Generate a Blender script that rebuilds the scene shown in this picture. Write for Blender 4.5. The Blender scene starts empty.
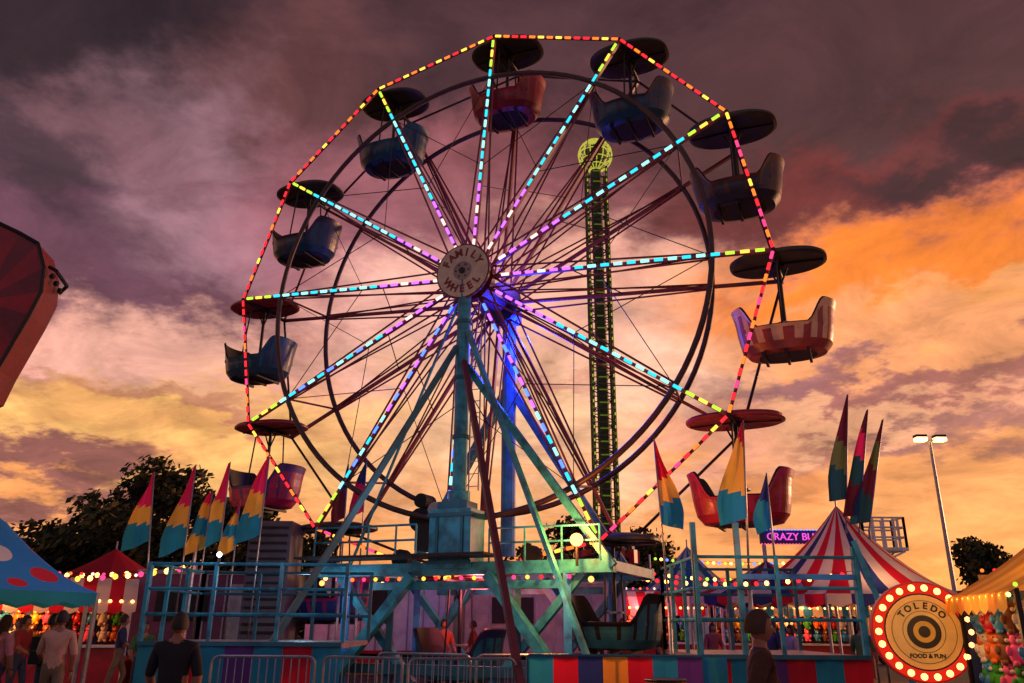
import bpy, math, random, bmesh
import numpy as np
from mathutils import Vector, Matrix
random.seed(7)
S=bpy.context.scene
S.view_settings.view_transform='Standard'; S.view_settings.look='None'; S.view_settings.exposure=0; S.view_settings.gamma=1
V=Vector
# ------------------------------------------------------------------ materials
def lin(c):
    if max(c)>1.0001: c=[x/255 for x in c]
    return tuple((x/12.92 if x<=0.04045 else ((x+0.055)/1.055)**2.4) for x in c)
_m={}
def mat(name,col,rough=0.55,metal=0.0,var=0.35,scale=3.0,bump=0.15,dirt=None):
    if name in _m: return _m[name]
    m=bpy.data.materials.new(name); m.use_nodes=True; nt=m.node_tree; N=nt.nodes; L=nt.links
    b=N['Principled BSDF']; c=lin(col)
    tc=N.new('ShaderNodeTexCoord'); no=N.new('ShaderNodeTexNoise'); no.inputs['Scale'].default_value=scale; no.inputs['Detail'].default_value=4
    no.inputs['Roughness'].default_value=0.65
    L.new(tc.outputs['Object'],no.inputs['Vector'])
    r=N.new('ShaderNodeValToRGB'); L.new(no.outputs['Fac'],r.inputs['Fac'])
    d=lin(dirt) if dirt else tuple(x*(1-var) for x in c)
    r.color_ramp.elements[0].position=0.35; r.color_ramp.elements[0].color=(*d,1)
    r.color_ramp.elements[1].position=0.6; r.color_ramp.elements[1].color=(*c,1)
    L.new(r.outputs['Color'],b.inputs['Base Color'])
    b.inputs['Roughness'].default_value=rough; b.inputs['Metallic'].default_value=metal
    if bump:
        bp=N.new('ShaderNodeBump'); bp.inputs['Strength'].default_value=bump; bp.inputs['Distance'].default_value=0.02
        n2=N.new('ShaderNodeTexNoise'); n2.inputs['Scale'].default_value=scale*6; n2.inputs['Detail'].default_value=2
        L.new(tc.outputs['Object'],n2.inputs['Vector']); L.new(n2.outputs['Fac'],bp.inputs['Height']); L.new(bp.outputs['Normal'],b.inputs['Normal'])
    _m[name]=m; return m
def emi(name,col,st):
    if name in _m: return _m[name]
    m=bpy.data.materials.new(name); m.use_nodes=True; nt=m.node_tree; nt.nodes.clear()
    e=nt.nodes.new('ShaderNodeEmission'); o=nt.nodes.new('ShaderNodeOutputMaterial')
    e.inputs['Color'].default_value=(*lin(col),1); e.inputs['Strength'].default_value=st
    nt.links.new(e.outputs[0],o.inputs['Surface']); _m[name]=m
    try: m.cycles.emission_sampling='NONE'
    except Exception: pass
    return m
# ------------------------------------------------------------------ mesh builder
class MB:
    def __init__(s): s.v=[]; s.f=[]; s.m=[]; s.mats=[]
    def mi(s,m):
        if m not in s.mats: s.mats.append(m)
        return s.mats.index(m)
    def add(s,vs,fs,m):
        o=len(s.v); s.v+= [tuple(p) for p in vs]; k=s.mi(m)
        for f in fs: s.f.append(tuple(i+o for i in f)); s.m.append(k)
    def cyl(s,a,b,r,m,n=6,r2=None,cap=True):
        a=V(a);b=V(b);d=b-a
        if d.length<1e-6: return
        z=d.normalized(); x=z.orthogonal().normalized(); y=z.cross(x); r2=r if r2 is None else r2
        vs=[];fs=[]
        for i in range(n):
            t=2*math.pi*i/n; o=x*math.cos(t)+y*math.sin(t); vs.append(a+o*r)
        for i in range(n):
            t=2*math.pi*i/n; o=x*math.cos(t)+y*math.sin(t); vs.append(b+o*r2)
        for i in range(n): fs.append((i,(i+1)%n,n+(i+1)%n,n+i))
        if cap: fs.append(tuple(range(n))[::-1]); fs.append(tuple(range(n,2*n)))
        s.add(vs,fs,m)
    def path(s,ps,r,m,n=6,closed=False):
        k=len(ps)
        for i in range(k if closed else k-1): s.cyl(ps[i],ps[(i+1)%k],r,m,n,cap=not closed)
    def beam(s,a,b,w,h,m,up=V((0,0,1))):
        a=V(a);b=V(b);z=(b-a).normalized(); x=z.cross(up)
        if x.length<1e-3: x=z.cross(V((0,1,0)))
        x.normalize(); y=x.cross(z); vs=[]
        for p in (a,b):
            for sx,sy in ((-1,-1),(1,-1),(1,1),(-1,1)): vs.append(p+x*sx*w/2+y*sy*h/2)
        s.add(vs,[(3,2,1,0),(4,5,6,7),(0,1,5,4),(1,2,6,5),(2,3,7,6),(3,0,4,7)],m)
    def box(s,c,d,m,rz=0.0):
        c=V(c); R=Matrix.Rotation(rz,3,'Z'); vs=[]
        for sz in(-1,1):
            for sx,sy in ((-1,-1),(1,-1),(1,1),(-1,1)): vs.append(c+R@V((sx*d[0]/2,sy*d[1]/2,sz*d[2]/2)))
        s.add(vs,[(3,2,1,0),(4,5,6,7),(0,1,5,4),(1,2,6,5),(2,3,7,6),(3,0,4,7)],m)
    def ball(s,c,r,m,n=8,k=5,sc=(1,1,1)):
        c=V(c); vs=[];fs=[]
        for j in range(k+1):
            ph=math.pi*j/k
            for i in range(n):
                t=2*math.pi*i/n; vs.append(c+V((math.sin(ph)*math.cos(t)*r*sc[0],math.sin(ph)*math.sin(t)*r*sc[1],math.cos(ph)*r*sc[2])))
        for j in range(k):
            for i in range(n): fs.append((j*n+i,(j+1)*n+i,(j+1)*n+(i+1)%n,j*n+(i+1)%n))
        s.add(vs,fs,m)
    def obj(s,name,parent=None,smooth=False,bevel=0):
        me=bpy.data.meshes.new(name); me.from_pydata(s.v,[],s.f)
        for m in s.mats: me.materials.append(m)
        me.polygons.foreach_set('material_index',s.m)
        if smooth: me.polygons.foreach_set('use_smooth',[True]*len(s.f))
        me.update(); o=bpy.data.objects.new(name,me); S.collection.objects.link(o)
        if parent: o.parent=parent
        if bevel:
            b=o.modifiers.new('b','BEVEL'); b.width=bevel; b.segments=2
        return o
def empty(name,loc=(0,0,0)):
    o=bpy.data.objects.new(name,None); S.collection.objects.link(o); o.location=loc; o.empty_display_size=.3; return o
def text(s,name,mt,size,M,parent,ext=0.01,bold=0.0):
    c=bpy.data.curves.new(name,'FONT'); c.body=s; c.size=size; c.extrude=ext; c.align_x='CENTER'; c.align_y='CENTER'; c.offset=bold
    c.materials.append(mt); o=bpy.data.objects.new(name,c); S.collection.objects.link(o); o.matrix_world=M
    if parent: o.parent=parent
    return o
# ------------------------------------------------------------------ palette
TEAL=mat('teal_paint',(46,152,172),.42,.0,.45,2.5,dirt=(26,86,102))
LBLUE=mat('blue_paint',(50,145,210),.42,.0,.35,2.5,dirt=(36,88,142))
DTEAL=mat('dark_teal_paint',(30,96,114),.5,.0,.4,3)
MAROON=mat('maroon_paint',(104,32,46),.5,.0,.4,3)
PINK=mat('faded_red_paint',(138,50,64),.5,.0,.4,3)
RIM=mat('dark_rim_steel',(74,50,48),.5,.3,.4,3)
STEEL=mat('galvanised_steel',(160,158,162),.4,.6,.3,5)
DARK=mat('dark_metal',(34,30,34),.5,.4,.3,5)
BLACK=mat('black_rubber',(18,17,18),.8,0,.2,5)
CREAM=mat('cream_paint',(205,185,160),.5,0,.25,4)
WHITE=mat('white_paint',(225,220,212),.5,0,.22,3)
REDP=mat('red_paint',(180,25,45),.4,0,.3,3)
ORANGE=mat('orange_paint',(225,110,45),.45,0,.3,4)
YEL=mat('yellow_paint',(235,180,50),.45,0,.3,4)
NAVY=mat('navy_paint',(36,50,105),.45,0,.3,4)
PURP=mat('purple_paint',(92,50,120),.45,0,.3,4)
GREEN=mat('green_plush',(60,160,50),.9,0,.4,8)
WOOD=mat('worn_wood',(110,78,56),.8,0,.45,6)
CANO=mat('canopy_green',(58,58,50),.5,0,.4,3)
CANR=mat('canopy_red',(150,40,55),.45,0,.35,3)
DKRED=mat('tub_maroon',(130,24,44),.35,0,.35,3); RED2=mat('tub_red',(165,30,52),.35,0,.35,3); DKB=mat('tub_dark_blue',(24,68,96),.35,0,.35,3); TAN=mat('tub_tan',(205,120,80),.4,0,.35,3); MAG=mat('tub_magenta',(185,36,95),.38,0,.3,3)
SLATE=mat('tub_slate',(50,44,66),.4,0,.3,3); TCR=mat('tub_cream',(235,180,150),.4,0,.3,3); BRN=mat('tub_brown',(92,50,46),.4,0,.3,3); TPK=mat('tub_pink',(170,70,72),.4,0,.3,3)
def cloth(name,col,tr=0.5):
    if name in _m: return _m[name]
    m=mat(name,col,.85,0,.18,3,.1); nt=m.node_tree; b=nt.nodes['Principled BSDF']
    t=nt.nodes.new('ShaderNodeBsdfTranslucent'); t.inputs['Color'].default_value=(*lin(col),1)
    mx=nt.nodes.new('ShaderNodeMixShader'); mx.inputs[0].default_value=tr
    nt.links.new(b.outputs[0],mx.inputs[1]); nt.links.new(t.outputs[0],mx.inputs[2]); nt.links.new(mx.outputs[0],nt.nodes['Material Output'].inputs['Surface'])
    return m
CPINK=cloth('cloth_pink',(235,45,115)); CYEL=cloth('cloth_yellow',(245,195,80)); CTEAL=cloth('cloth_teal',(40,150,185))
CRED=cloth('cloth_red',(205,30,55)); CWHITE=cloth('cloth_white',(222,208,204)); CNAVY=cloth('cloth_navy',(45,60,130)); CBLUE=cloth('cloth_blue',(40,120,195))
CPURP=cloth('cloth_purple',(105,60,140)); CDK=cloth('cloth_dark',(110,36,56),.35); CORG=cloth('cloth_orange',(235,160,60)); CGRN=cloth('cloth_green',(110,125,70),.4); CDT=cloth('cloth_dark_teal',(40,90,100),.4)
# ------------------------------------------------------------------ world
W=bpy.data.worlds.new('World'); S.world=W; W.use_nodes=True; nt=W.node_tree; N=nt.nodes; Lk=nt.links; N.clear()
try: W.cycles.sampling_method='NONE'
except Exception: pass
out=N.new('ShaderNodeOutputWorld'); bg=N.new('ShaderNodeBackground'); Lk.new(bg.outputs[0],out.inputs[0])
tc=N.new('ShaderNodeTexCoord'); D=tc.outputs['Generated']
def vm(op,a,b=None,sc=None):
    n=N.new('ShaderNodeVectorMath'); n.operation=op
    for i,x in enumerate((a,b)):
        if x is None: continue
        if isinstance(x,(tuple,list)): n.inputs[i].default_value=x
        else: Lk.new(x,n.inputs[i])
    if sc is not None:
        if isinstance(sc,float): n.inputs['Scale'].default_value=sc
        else: Lk.new(sc,n.inputs['Scale'])
    return n.outputs['Value'] if op in('LENGTH','DOT_PRODUCT') else n.outputs['Vector']
def mth(op,a,b=None,clamp=False):
    n=N.new('ShaderNodeMath'); n.operation=op; n.use_clamp=clamp
    for i,x in enumerate((a,b)):
        if x is None: continue
        if isinstance(x,(int,float)): n.inputs[i].default_value=x
        else: Lk.new(x,n.inputs[i])
    return n.outputs[0]
def noise(vec,sc,det=6,ro=.55,dist=0):
    n=N.new('ShaderNodeTexNoise'); n.inputs['Scale'].default_value=sc; n.inputs['Detail'].default_value=det; n.inputs['Roughness'].default_value=ro; n.inputs['Distortion'].default_value=dist
    Lk.new(vec,n.inputs['Vector']); return n
def mapr(x,a,b,c,d,t='SMOOTHSTEP'):
    n=N.new('ShaderNodeMapRange'); n.interpolation_type=t
    for i,q in enumerate((a,b,c,d)): n.inputs[i+1].default_value=q
    Lk.new(x,n.inputs[0]); return n.outputs[0]
def mix(f,a,b,blend='MIX'):
    n=N.new('ShaderNodeMix'); n.data_type='RGBA'; n.blend_type=blend
    if isinstance(f,(int,float)): n.inputs[0].default_value=f
    else: Lk.new(f,n.inputs[0])
    for k,x in ((6,a),(7,b)):
        if isinstance(x,tuple): n.inputs[k].default_value=(*x,1)
        else: Lk.new(x,n.inputs[k])
    return n.outputs[2]
sep=N.new('ShaderNodeSeparateXYZ'); Lk.new(D,sep.inputs[0])
zz=mth('ADD',mth('MAXIMUM',sep.outputs[2],0.0),0.25)
inv=mth('DIVIDE',1.0,zz); P=vm('SCALE',D,sc=inv)
w1=vm('SCALE',vm('SUBTRACT',noise(P,1.6,2,.5).outputs['Color'],(.5,.5,.5)),sc=0.20)
w2=vm('SCALE',vm('SUBTRACT',noise(P,6.0,5,.64).outputs['Color'],(.5,.5,.5)),sc=0.19)
Dw=vm('ADD',vm('ADD',D,w1),w2)
sp2=N.new('ShaderNodeSeparateXYZ'); Lk.new(Dw,sp2.inputs[0])
cr=N.new('ShaderNodeValToRGB'); Lk.new(sp2.outputs[2],cr.inputs[0]); e=cr.color_ramp.elements
e[0].position=0.0; e[0].color=(*lin((246,146,76)),1); e[1].position=1.0; e[1].color=(*lin((58,38,42)),1)
for p,c in ((.12,(248,164,98)),(.26,(230,152,124)),(.40,(176,106,106)),(.54,(116,66,70)),(.66,(78,48,52))):
    q=e.new(p); q.color=(*lin(c),1)
col=cr.outputs[0]
BL=[(.07,.81,.42,.17,(76,46,50),.85),(-.574,.725,.40,.22,(52,36,42),.95),(-.64,.60,.2,.10,(78,54,62),.85),(-.266,.725,.13,.09,(112,66,66),.75),
(-.424,.575,.13,.13,(172,124,136),.9),(-.53,.66,.1,.05,(130,86,94),.6),(-.612,.453,.20,.09,(120,74,92),.9),(-.45,.41,.17,.055,(112,68,82),.9),
(-.595,.36,.14,.04,(230,154,140),.9),(-.447,.34,.17,.065,(246,178,156),.95),(-.583,.285,.13,.03,(150,88,96),.85),
(-.508,.225,.26,.065,(252,188,108),1.0),(-.59,.144,.18,.038,(130,74,78),.9),(-.33,.225,.24,.07,(252,186,108),.95),(-.40,.27,.1,.02,(186,108,102),.6),
(-.154,.51,.20,.10,(164,98,108),.85),(-.081,.36,.20,.10,(248,184,166),.95),(-.02,.445,.12,.03,(180,108,116),.7),(.067,.57,.22,.08,(158,92,96),.8),
(.104,.41,.18,.085,(246,178,154),.95),(.06,.235,.30,.12,(252,192,146),1.0),(.02,.30,.12,.018,(206,128,114),.7),(.247,.353,.16,.09,(252,194,168),.95),
(.346,.58,.16,.08,(138,66,64),.85),(.53,.70,.36,.13,(76,44,44),.92),(.468,.58,.22,.055,(118,46,42),.9),(.62,.62,.12,.03,(60,34,38),.85),
(.638,.49,.13,.05,(236,118,54),.9),(.50,.425,.28,.07,(255,134,40),1.0),(.62,.41,.12,.022,(255,176,90),.7),(.48,.345,.26,.055,(252,162,104),.95),
(.369,.278,.15,.03,(160,98,104),.9),(.579,.3,.12,.028,(162,90,86),.9),(.55,.215,.17,.034,(150,90,92),.9),(.43,.24,.12,.022,(246,174,128),.7),
(.236,.22,.12,.045,(238,150,120),.75),(.353,.144,.34,.055,(250,158,92),.95)]
for X,Z,rx,rz,c,w in BL:
    d=V((X,1,Z)).normalized()
    q=vm('MULTIPLY',vm('SUBTRACT',Dw,tuple(d)),(1/rx,1/max(rx,.2)*.6,1/rz))
    f=mapr(vm('LENGTH',q),0.35,1.22,w,0.0)
    col=mix(f,col,lin(c))
n3=noise(vm('MULTIPLY',P,(1,1,.4)),4.4,7,.66,.5)
sh=mapr(n3.outputs['Fac'],.30,.70,.60,1.36,'LINEAR')
cm_=N.new('ShaderNodeCombineXYZ'); [Lk.new(sh,cm_.inputs[i]) for i in range(3)]
col=mix(1.0,col,cm_.outputs[0],'MULTIPLY')
n4=noise(vm('MULTIPLY',P,(.8,1.3,1)),2.4,6,.62,.3)
dk=mapr(n4.outputs['Fac'],.54,.65,0,.46)
col=mix(dk,col,mix(1.0,col,(.56,.40,.46),'MULTIPLY'))
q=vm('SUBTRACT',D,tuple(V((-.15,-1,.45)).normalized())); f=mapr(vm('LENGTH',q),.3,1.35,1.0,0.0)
col=mix(f,col,(.24,.21,.30))  # lavender sky area added behind the camera as fill for surfaces facing it
sky=N.new('ShaderNodeTexSky'); sky.sky_type='NISHITA'; sky.sun_disc=False; sky.sun_elevation=math.radians(3); sky.sun_rotation=math.radians(40)
sk=mix(1.0,sky.outputs[0],(.01,.01,.01),'MULTIPLY')
col=mix(1.0,col,sk,'ADD')
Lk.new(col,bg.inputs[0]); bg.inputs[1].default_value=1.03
# sun
sd=bpy.data.lights.new('sun','SUN'); sd.energy=1.8; sd.angle=math.radians(6); sd.color=(1,.46,.24)
so=bpy.data.objects.new('sun',sd); S.collection.objects.link(so)
az=math.radians(58); el=math.radians(7)
so.rotation_euler=V((-math.sin(az)*math.cos(el),-math.cos(az)*math.cos(el),-math.sin(el))).to_track_quat('-Z','Y').to_euler()
def lamp(name,loc,col,e,r=.1,parent=None):
    l=bpy.data.lights.new(name,'POINT'); l.energy=e; l.color=lin(col); l.shadow_soft_size=r
    o=bpy.data.objects.new(name,l); S.collection.objects.link(o); o.location=loc
    if parent: o.parent=parent
    return o
# ------------------------------------------------------------------ camera
cd=bpy.data.cameras.new('camera'); cam=bpy.data.objects.new('camera',cd); S.collection.objects.link(cam); S.camera=cam
cd.sensor_width=36; cd.lens=808.44/1024*36; cd.clip_start=.05; cd.clip_end=3000
cam.matrix_world=Matrix.Translation((0,0,1.6))@Matrix.Rotation(math.pi/2+.337,4,'X')@Matrix.Rotation(.0069,4,'Z')
# ------------------------------------------------------------------ ground
g=mat('ground_asphalt',(84,74,68),.9,0,.45,.35,.4); b=MB()
b.add([(-600,-200,0),(600,-200,0),(600,900,0),(-600,900,0)],[(0,1,2,3)],g); b.obj('ground')
# ------------------------------------------------------------------ FERRIS WHEEL
C=V((-1.016,18.505,9.7385)); yaw=-.4025; AX=V((math.cos(yaw),math.sin(yaw),0)); NN=V((-math.sin(yaw),math.cos(yaw),0)); UP=V((0,0,1))
R=7.2; WD=1.8; PH=.0728
def wp(a,r,t): return C+AX*(math.cos(a)*r)+UP*(math.sin(a)*r)+NN*t
def lp(s,t,z): return V((C.x,C.y,0))+AX*s+NN*t+UP*z
ANG=[math.pi/2-PH-i*math.pi/6 for i in range(12)]
FW=empty('ferris_wheel',(C.x,C.y,0)); 
def fpar(o): o.parent=FW; o.matrix_parent_inverse=Matrix.Translation((-C.x,-C.y,0)); return o
b=MB()
for t,rr,m in ((0,5.9,RIM),(WD,5.6,RIM)):
    b.path([wp(2*math.pi*k/96,rr,t) for k in range(96)],.066,m,8,True)
for t in (0,WD):
    for i in range(12):
        b.cyl(wp(ANG[i],R,t),wp(ANG[(i+1)%12],R,t),.035,MAROON if t==0 else RIM,6)
fpar(b.obj('rims',smooth=True))
b=MB()
for i,a in enumerate(ANG):
    b.beam(wp(a,.45,0),wp(a,R,0),.07,.10,PINK,NN)
    b.beam(wp(a,.3,WD),wp(a,R,WD),.07,.10,PINK,NN)
    for s in (-1,1):
        b.cyl(wp(a+s*.55,.55,0.02),wp(a+s*.012,5.9,0.02),.026,PINK,5)
        b.cyl(wp(a+s*.55,.5,WD),wp(a+s*.012,5.6,WD),.026,PINK,5)
    b.cyl(wp(a,R,-.06),wp(a,R,WD+.06),.05,DARK,8)
    b.cyl(wp(a,5.9,0),wp(a,5.6,WD),.03,MAROON,6)
    b.cyl(wp(a,.45,WD*.5),wp(a,5.85,0),.022,MAROON,5)
    b.cyl(wp(a,.45,WD*.5),wp(a,5.6,WD),.022,MAROON,5)
    b.cyl(wp(a,2.6,0),wp(a,3.4,WD),.015,DARK,4)
    a2=ANG[(i+1)%12]
    b.cyl(wp(a,5.9,0),wp(a2,3.2,0),.012,DARK,4); b.cyl(wp(a2,5.9,0),wp(a,3.2,0),.012,DARK,4)
fpar(b.obj('spokes'))
LC={'v':emi('led_violet',(160,80,255),3.2),'c':emi('led_cyan',(40,195,235),1.9),'a':emi('led_aqua',(140,240,230),2.0),'y':emi('led_yellow',(255,205,70),2.0),
    'g':emi('led_lime',(180,240,60),1.6),'r':emi('led_red',(255,40,50),1.8),'o':emi('led_orange',(255,115,40),2.0),'p':emi('led_pink',(255,60,120),1.9),'w':emi('led_white',(255,215,205),1.8),'b':emi('led_blue',(70,110,255),3.2)}
b=MB()
for i,a in enumerate(ANG):
    r=.85; k=0
    while r<R-.25:
        q=r/R
        if q<.36: c='v' if (k%3 or i in(4,5,6,7)) else 'w'
        elif q<.82: c='ca'[k%2] if i<5 or i>8 else 'cab'[k%3]
        else: c='g' if k%2 else 'y'
        if i in (5,6,7) and q<.55: c='v' if k%2 else 'b'
        b.cyl(wp(a,r,-.075),wp(a,r+.19,-.075),.037,LC[c],6); r+=.315; k+=1
for i in range(12):
    A=wp(ANG[i],R,-.05); B=wp(ANG[(i+1)%12],R,-.05); n=14
    pat={0:'yorroyo',1:'rroryro',2:'yorppor',3:'prorpro',4:'ryrorpr',5:'yroyo',6:'oypor',7:'rryro',8:'rrorpr',9:'rroryr',10:'rorory',11:'yoryoyr'}[i]
    for k in range(n):
        u=(k+.5)/n; p=A.lerp(B,u); d=(B-A).normalized()*.08
        b.cyl(p-d,p+d,.035,LC[pat[k%len(pat)]],6)
fpar(b.obj('led_lights'))
# hub
b=MB()
b.cyl(wp(0,0,-.42),wp(0,0,WD+1.0),.16,DARK,16)
b.cyl(wp(0,0,-.05),wp(0,0,.12),.6,MAROON,28); b.cyl(wp(0,0,WD-.12),wp(0,0,WD+.05),.58,NAVY,28)
b.cyl(wp(0,0,.12),wp(0,0,WD-.12),.3,PURP,16)
b.cyl(wp(0,0,WD+.05),wp(0,0,WD+.35),.5,LBLUE,24)
b.cyl(wp(0,0,-.50),wp(0,0,-.44),.72,MAROON,40); b.cyl(wp(0,0,-.52),wp(0,0,-.50),.68,CREAM,40)
b.cyl(wp(0,0,-.535),wp(0,0,-.52),.24,mat('hub_grey',(150,130,125)),24); b.cyl(wp(0,0,-.57),wp(0,0,-.535),.08,DARK,8)
for k in range(6): 
    a=k*math.pi/3; b.cyl(wp(a,.17,-.55),wp(a,.17,-.535),.02,DARK,6)
fpar(b.obj('hub'))
TXR=mat('sign_red',(130,30,40),.6,0,.2,4)
def ring_text(word,a0,da,r,flip):
    n=len(word)
    for k,ch in enumerate(word):
        a=a0+((n-1)/2-k)*da*(1 if not flip else -1)
        p=wp(a,r,-.525)
        upv=(AX*math.cos(a)+UP*math.sin(a))*(-1 if flip else 1); zv=-NN; xv=upv.cross(zv)
        M=Matrix((xv,upv,zv)).transposed().to_4x4(); M.translation=p
        o=text(ch,'hub_letter',TXR,.27,M,None,.004,.009); fpar(o)
ring_text('FAMILY',math.pi/2,.44,.48,False); ring_text('WHEEL',-math.pi/2,.46,.48,True)
# gondolas
def gondola(i):
    a=ANG[i]; p=wp(a,R,WD/2)
    pal={0:(DKRED,RED2,CANO),1:(DKB,SLATE,CANO),2:(SLATE,BRN,CANO),3:(TPK,TCR,CANO),4:(RED2,MAG,CANR),5:(DTEAL,DARK,CANO),6:(TEAL,NAVY,CANR),7:(NAVY,MAG,CANO),8:(MAG,PURP,CANR),9:(DKB,DTEAL,CANR),10:(DKB,SLATE,CANO),11:(DKB,DTEAL,CANO)}[i]
    b=MB(); n=72
    def ring(sx,z,zf=None):
        o=[]
        for k in range(n):
            f=2*math.pi*k/n; c,s=math.cos(f),math.sin(f); ex=.85
            x=math.copysign(abs(c)**ex,c)*1.0*sx; y=math.copysign(abs(s)**ex,s)*.70*sx
            hz=z if zf is None else zf(f)
            o.append(p+AX*x+NN*y+UP*hz)
        return o
    def top(f):
        q=abs(math.cos(f)); q=min(1,max(0,(q-.40)/.40)); q=q*q*(3-2*q); return -1.62+.56*q
    def lev(f0): return lambda f: -1.94+(top(f)+1.94)*f0
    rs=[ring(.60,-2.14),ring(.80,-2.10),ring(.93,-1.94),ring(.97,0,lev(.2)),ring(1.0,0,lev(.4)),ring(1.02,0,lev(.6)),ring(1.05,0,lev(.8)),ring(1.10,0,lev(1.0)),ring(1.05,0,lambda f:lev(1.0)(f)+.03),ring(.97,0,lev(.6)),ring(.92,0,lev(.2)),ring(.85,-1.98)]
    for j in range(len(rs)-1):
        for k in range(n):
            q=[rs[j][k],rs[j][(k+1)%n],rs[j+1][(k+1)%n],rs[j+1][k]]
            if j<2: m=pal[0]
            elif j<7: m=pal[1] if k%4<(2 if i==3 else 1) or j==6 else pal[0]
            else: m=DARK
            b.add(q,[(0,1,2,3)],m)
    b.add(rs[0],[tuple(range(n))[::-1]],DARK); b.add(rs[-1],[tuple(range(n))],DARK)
    for s in (-.5,0,.5): b.beam(p+AX*s*.9-NN*.55-UP*2.17,p+AX*s*.9+NN*.40-UP*2.17,.06,.06,DARK)
    for s in (-1,1):
        b.beam(p+AX*s*.62-NN*.5-UP*1.62,p+AX*s*.62+NN*.5-UP*1.62,.36,.08,pal[0])
    fpar(b.obj('gondola_tub',smooth=False))
    b=MB()
    b.cyl(p-UP*2.0,p+UP*.1,.045,DARK,8)
    b.cyl(p-UP*1.42,p-UP*1.38,.2,STEEL,14)
    for s in (-1,1):
        b.cyl(p+NN*s*.72-UP*1.60,p+NN*s*.55-UP*.02,.022,DARK,6)
        b.cyl(p+AX*s*.2-UP*.05,p-UP*.5,.022,DARK,6)
    n=40; m=pal[2]; R1=[]
    prof=[(.0,.06),(.5,.05),(.93,.02),(1.0,.05),(1.0,.10),(.93,.15),(.6,.22),(.0,.25)]
    for (q,z) in prof:
        R1.append([p+AX*(1.04*q*math.copysign(abs(math.cos(2*math.pi*k/n))**.8,math.cos(2*math.pi*k/n)))+NN*(.72*q*math.copysign(abs(math.sin(2*math.pi*k/n))**.8,math.sin(2*math.pi*k/n)))+UP*z for k in range(n)])
    for j in range(len(prof)-1):
        for k in range(n): b.add([R1[j][k],R1[j][(k+1)%n],R1[j+1][(k+1)%n],R1[j+1][k]],[(0,1,2,3)],m)
    for k in range(0,n,10): b.cyl(p+UP*.045,R1[2][k]-UP*.01,.018,DARK,5)
    b.cyl(p-UP*.03,p+UP*.06,.13,DARK,12)
    fpar(b.obj('gondola_canopy',smooth=False))
for i in range(12): gondola(i)
# support towers, legs, base
b=MB()
b.cyl(lp(0,-.36,C.z-.2),lp(0,-.36,3.9),.165,TEAL,14); b.box(lp(0,-.42,3.35),(1.0,.7,1.25),TEAL,yaw); b.box(lp(0,-.42,4.06),(.72,.55,.18),DTEAL,yaw)
for z in (2.85,3.85): b.box(lp(0,-.42,z),(1.08,.78,.08),DTEAL,yaw)
for s in (-.3,.3): b.box(lp(s,-.79,3.35),(.06,.05,.9),DTEAL,yaw)
b.cyl(lp(0,-.36,4.15),lp(0,-.36,4.4),.25,TEAL,14); b.box(lp(0,-.36,C.z-.12),(.5,.16,.5),TEAL,yaw)
for z in (5.6,7.0,8.4): b.cyl(lp(0,-.36,z),lp(0,-.36,z+.08),.2,DTEAL,14)
b.cyl(lp(0,WD+.62,C.z-.2),lp(0,WD+.62,3.2),.19,LBLUE,14); b.box(lp(0,WD+.62,C.z-.1),(.6,.3,.6),LBLUE,yaw)
for s in (-1,1):
    b.beam(lp(0,WD+.62,7.6),lp(s*3.1,WD+.9,2.6),.2,.2,LBLUE if s>0 else TEAL)
b.beam(lp(.15,-.4,7.3),lp(3.6,-.7,2.7),.13,.16,TEAL)
b.beam(lp(.15,-.45,8.2),lp(3.3,-1.5,1.0),.1,.1,TEAL)
b.beam(lp(-.1,-.5,7.8),V((-4.95,15.6,.1)),.12,.12,DTEAL)
b.beam(lp(0.1,-.5,7.4),V((.3,13.6,.05)),.12,.12,MAROON)
b.beam(lp(-.1,-.4,9.0),lp(-2.6,-.6,2.8),.05,.05,TEAL)
for q in (-.12,.12): b.cyl(lp(.35+q,-.36,4.4),lp(.35+q,-.36,8.4),.018,STEEL,5)
for k in range(14): b.cyl(lp(.23,-.36,4.5+k*.28),lp(.47,-.36,4.5+k*.28),.012,STEEL,4)
for t,m in ((-.6,TEAL),(WD+.8,TEAL)):
    b.beam(lp(-3.4,t,2.72),lp(3.6,t,2.72),.22,.26,m); 
    b.beam(lp(-2.0,t,2.38),lp(2.4,t,2.38),.16,.16,m)
    for s in (-1,1):
        b.beam(lp(s*.9,t-.1,2.6),lp(s*3.0,t-.3,.05),.26,.2,m)
        b.beam(lp(s*2.9,t+.12,2.6),lp(s*.9,t+.12,.4),.18,.16,m)
        b.beam(lp(s*2.6,t-.02,2.6),lp(s*2.6,t-.02,.1),.16,.16,LBLUE)
        b.beam(lp(s*1.5,t+.05,2.55),lp(s*1.5,t+.05,.1),.14,.14,DTEAL)
        b.box(lp(s*3.0,t-.3,.05),(.5,.5,.1),WOOD,yaw)
    b.beam(lp(-3.2,t,.7),lp(3.2,t,.7),.18,.2,DTEAL)
for s in (-3.3,-2.2,2.2,3.5): b.beam(lp(s,-.6,2.72),lp(s,WD+.8,2.72),.2,.2,TEAL)
fpar(b.obj('support_structure'))
b=MB()
for t in (-1.15,):
    b.beam(lp(-3.4,t,2.95),lp(1.2,t,2.95),.9,.05,DARK)
    for z in (3.3,3.62): b.cyl(lp(-3.2,t,z),lp(-.6,t,z),.025,TEAL,6)
    for s in (-3.2,-2.5,-1.8,-1.1,-.6): b.cyl(lp(s,t,2.95),lp(s,t,3.62),.025,TEAL,6)
for z in (3.2,3.5): b.cyl(lp(1.0,-.9,z),lp(3.4,-.9,z),.022,TEAL,6)
for s in (1.0,1.8,2.6,3.4): b.cyl(lp(s,-.9,2.8),lp(s,-.9,3.5),.022,TEAL,6)
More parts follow.
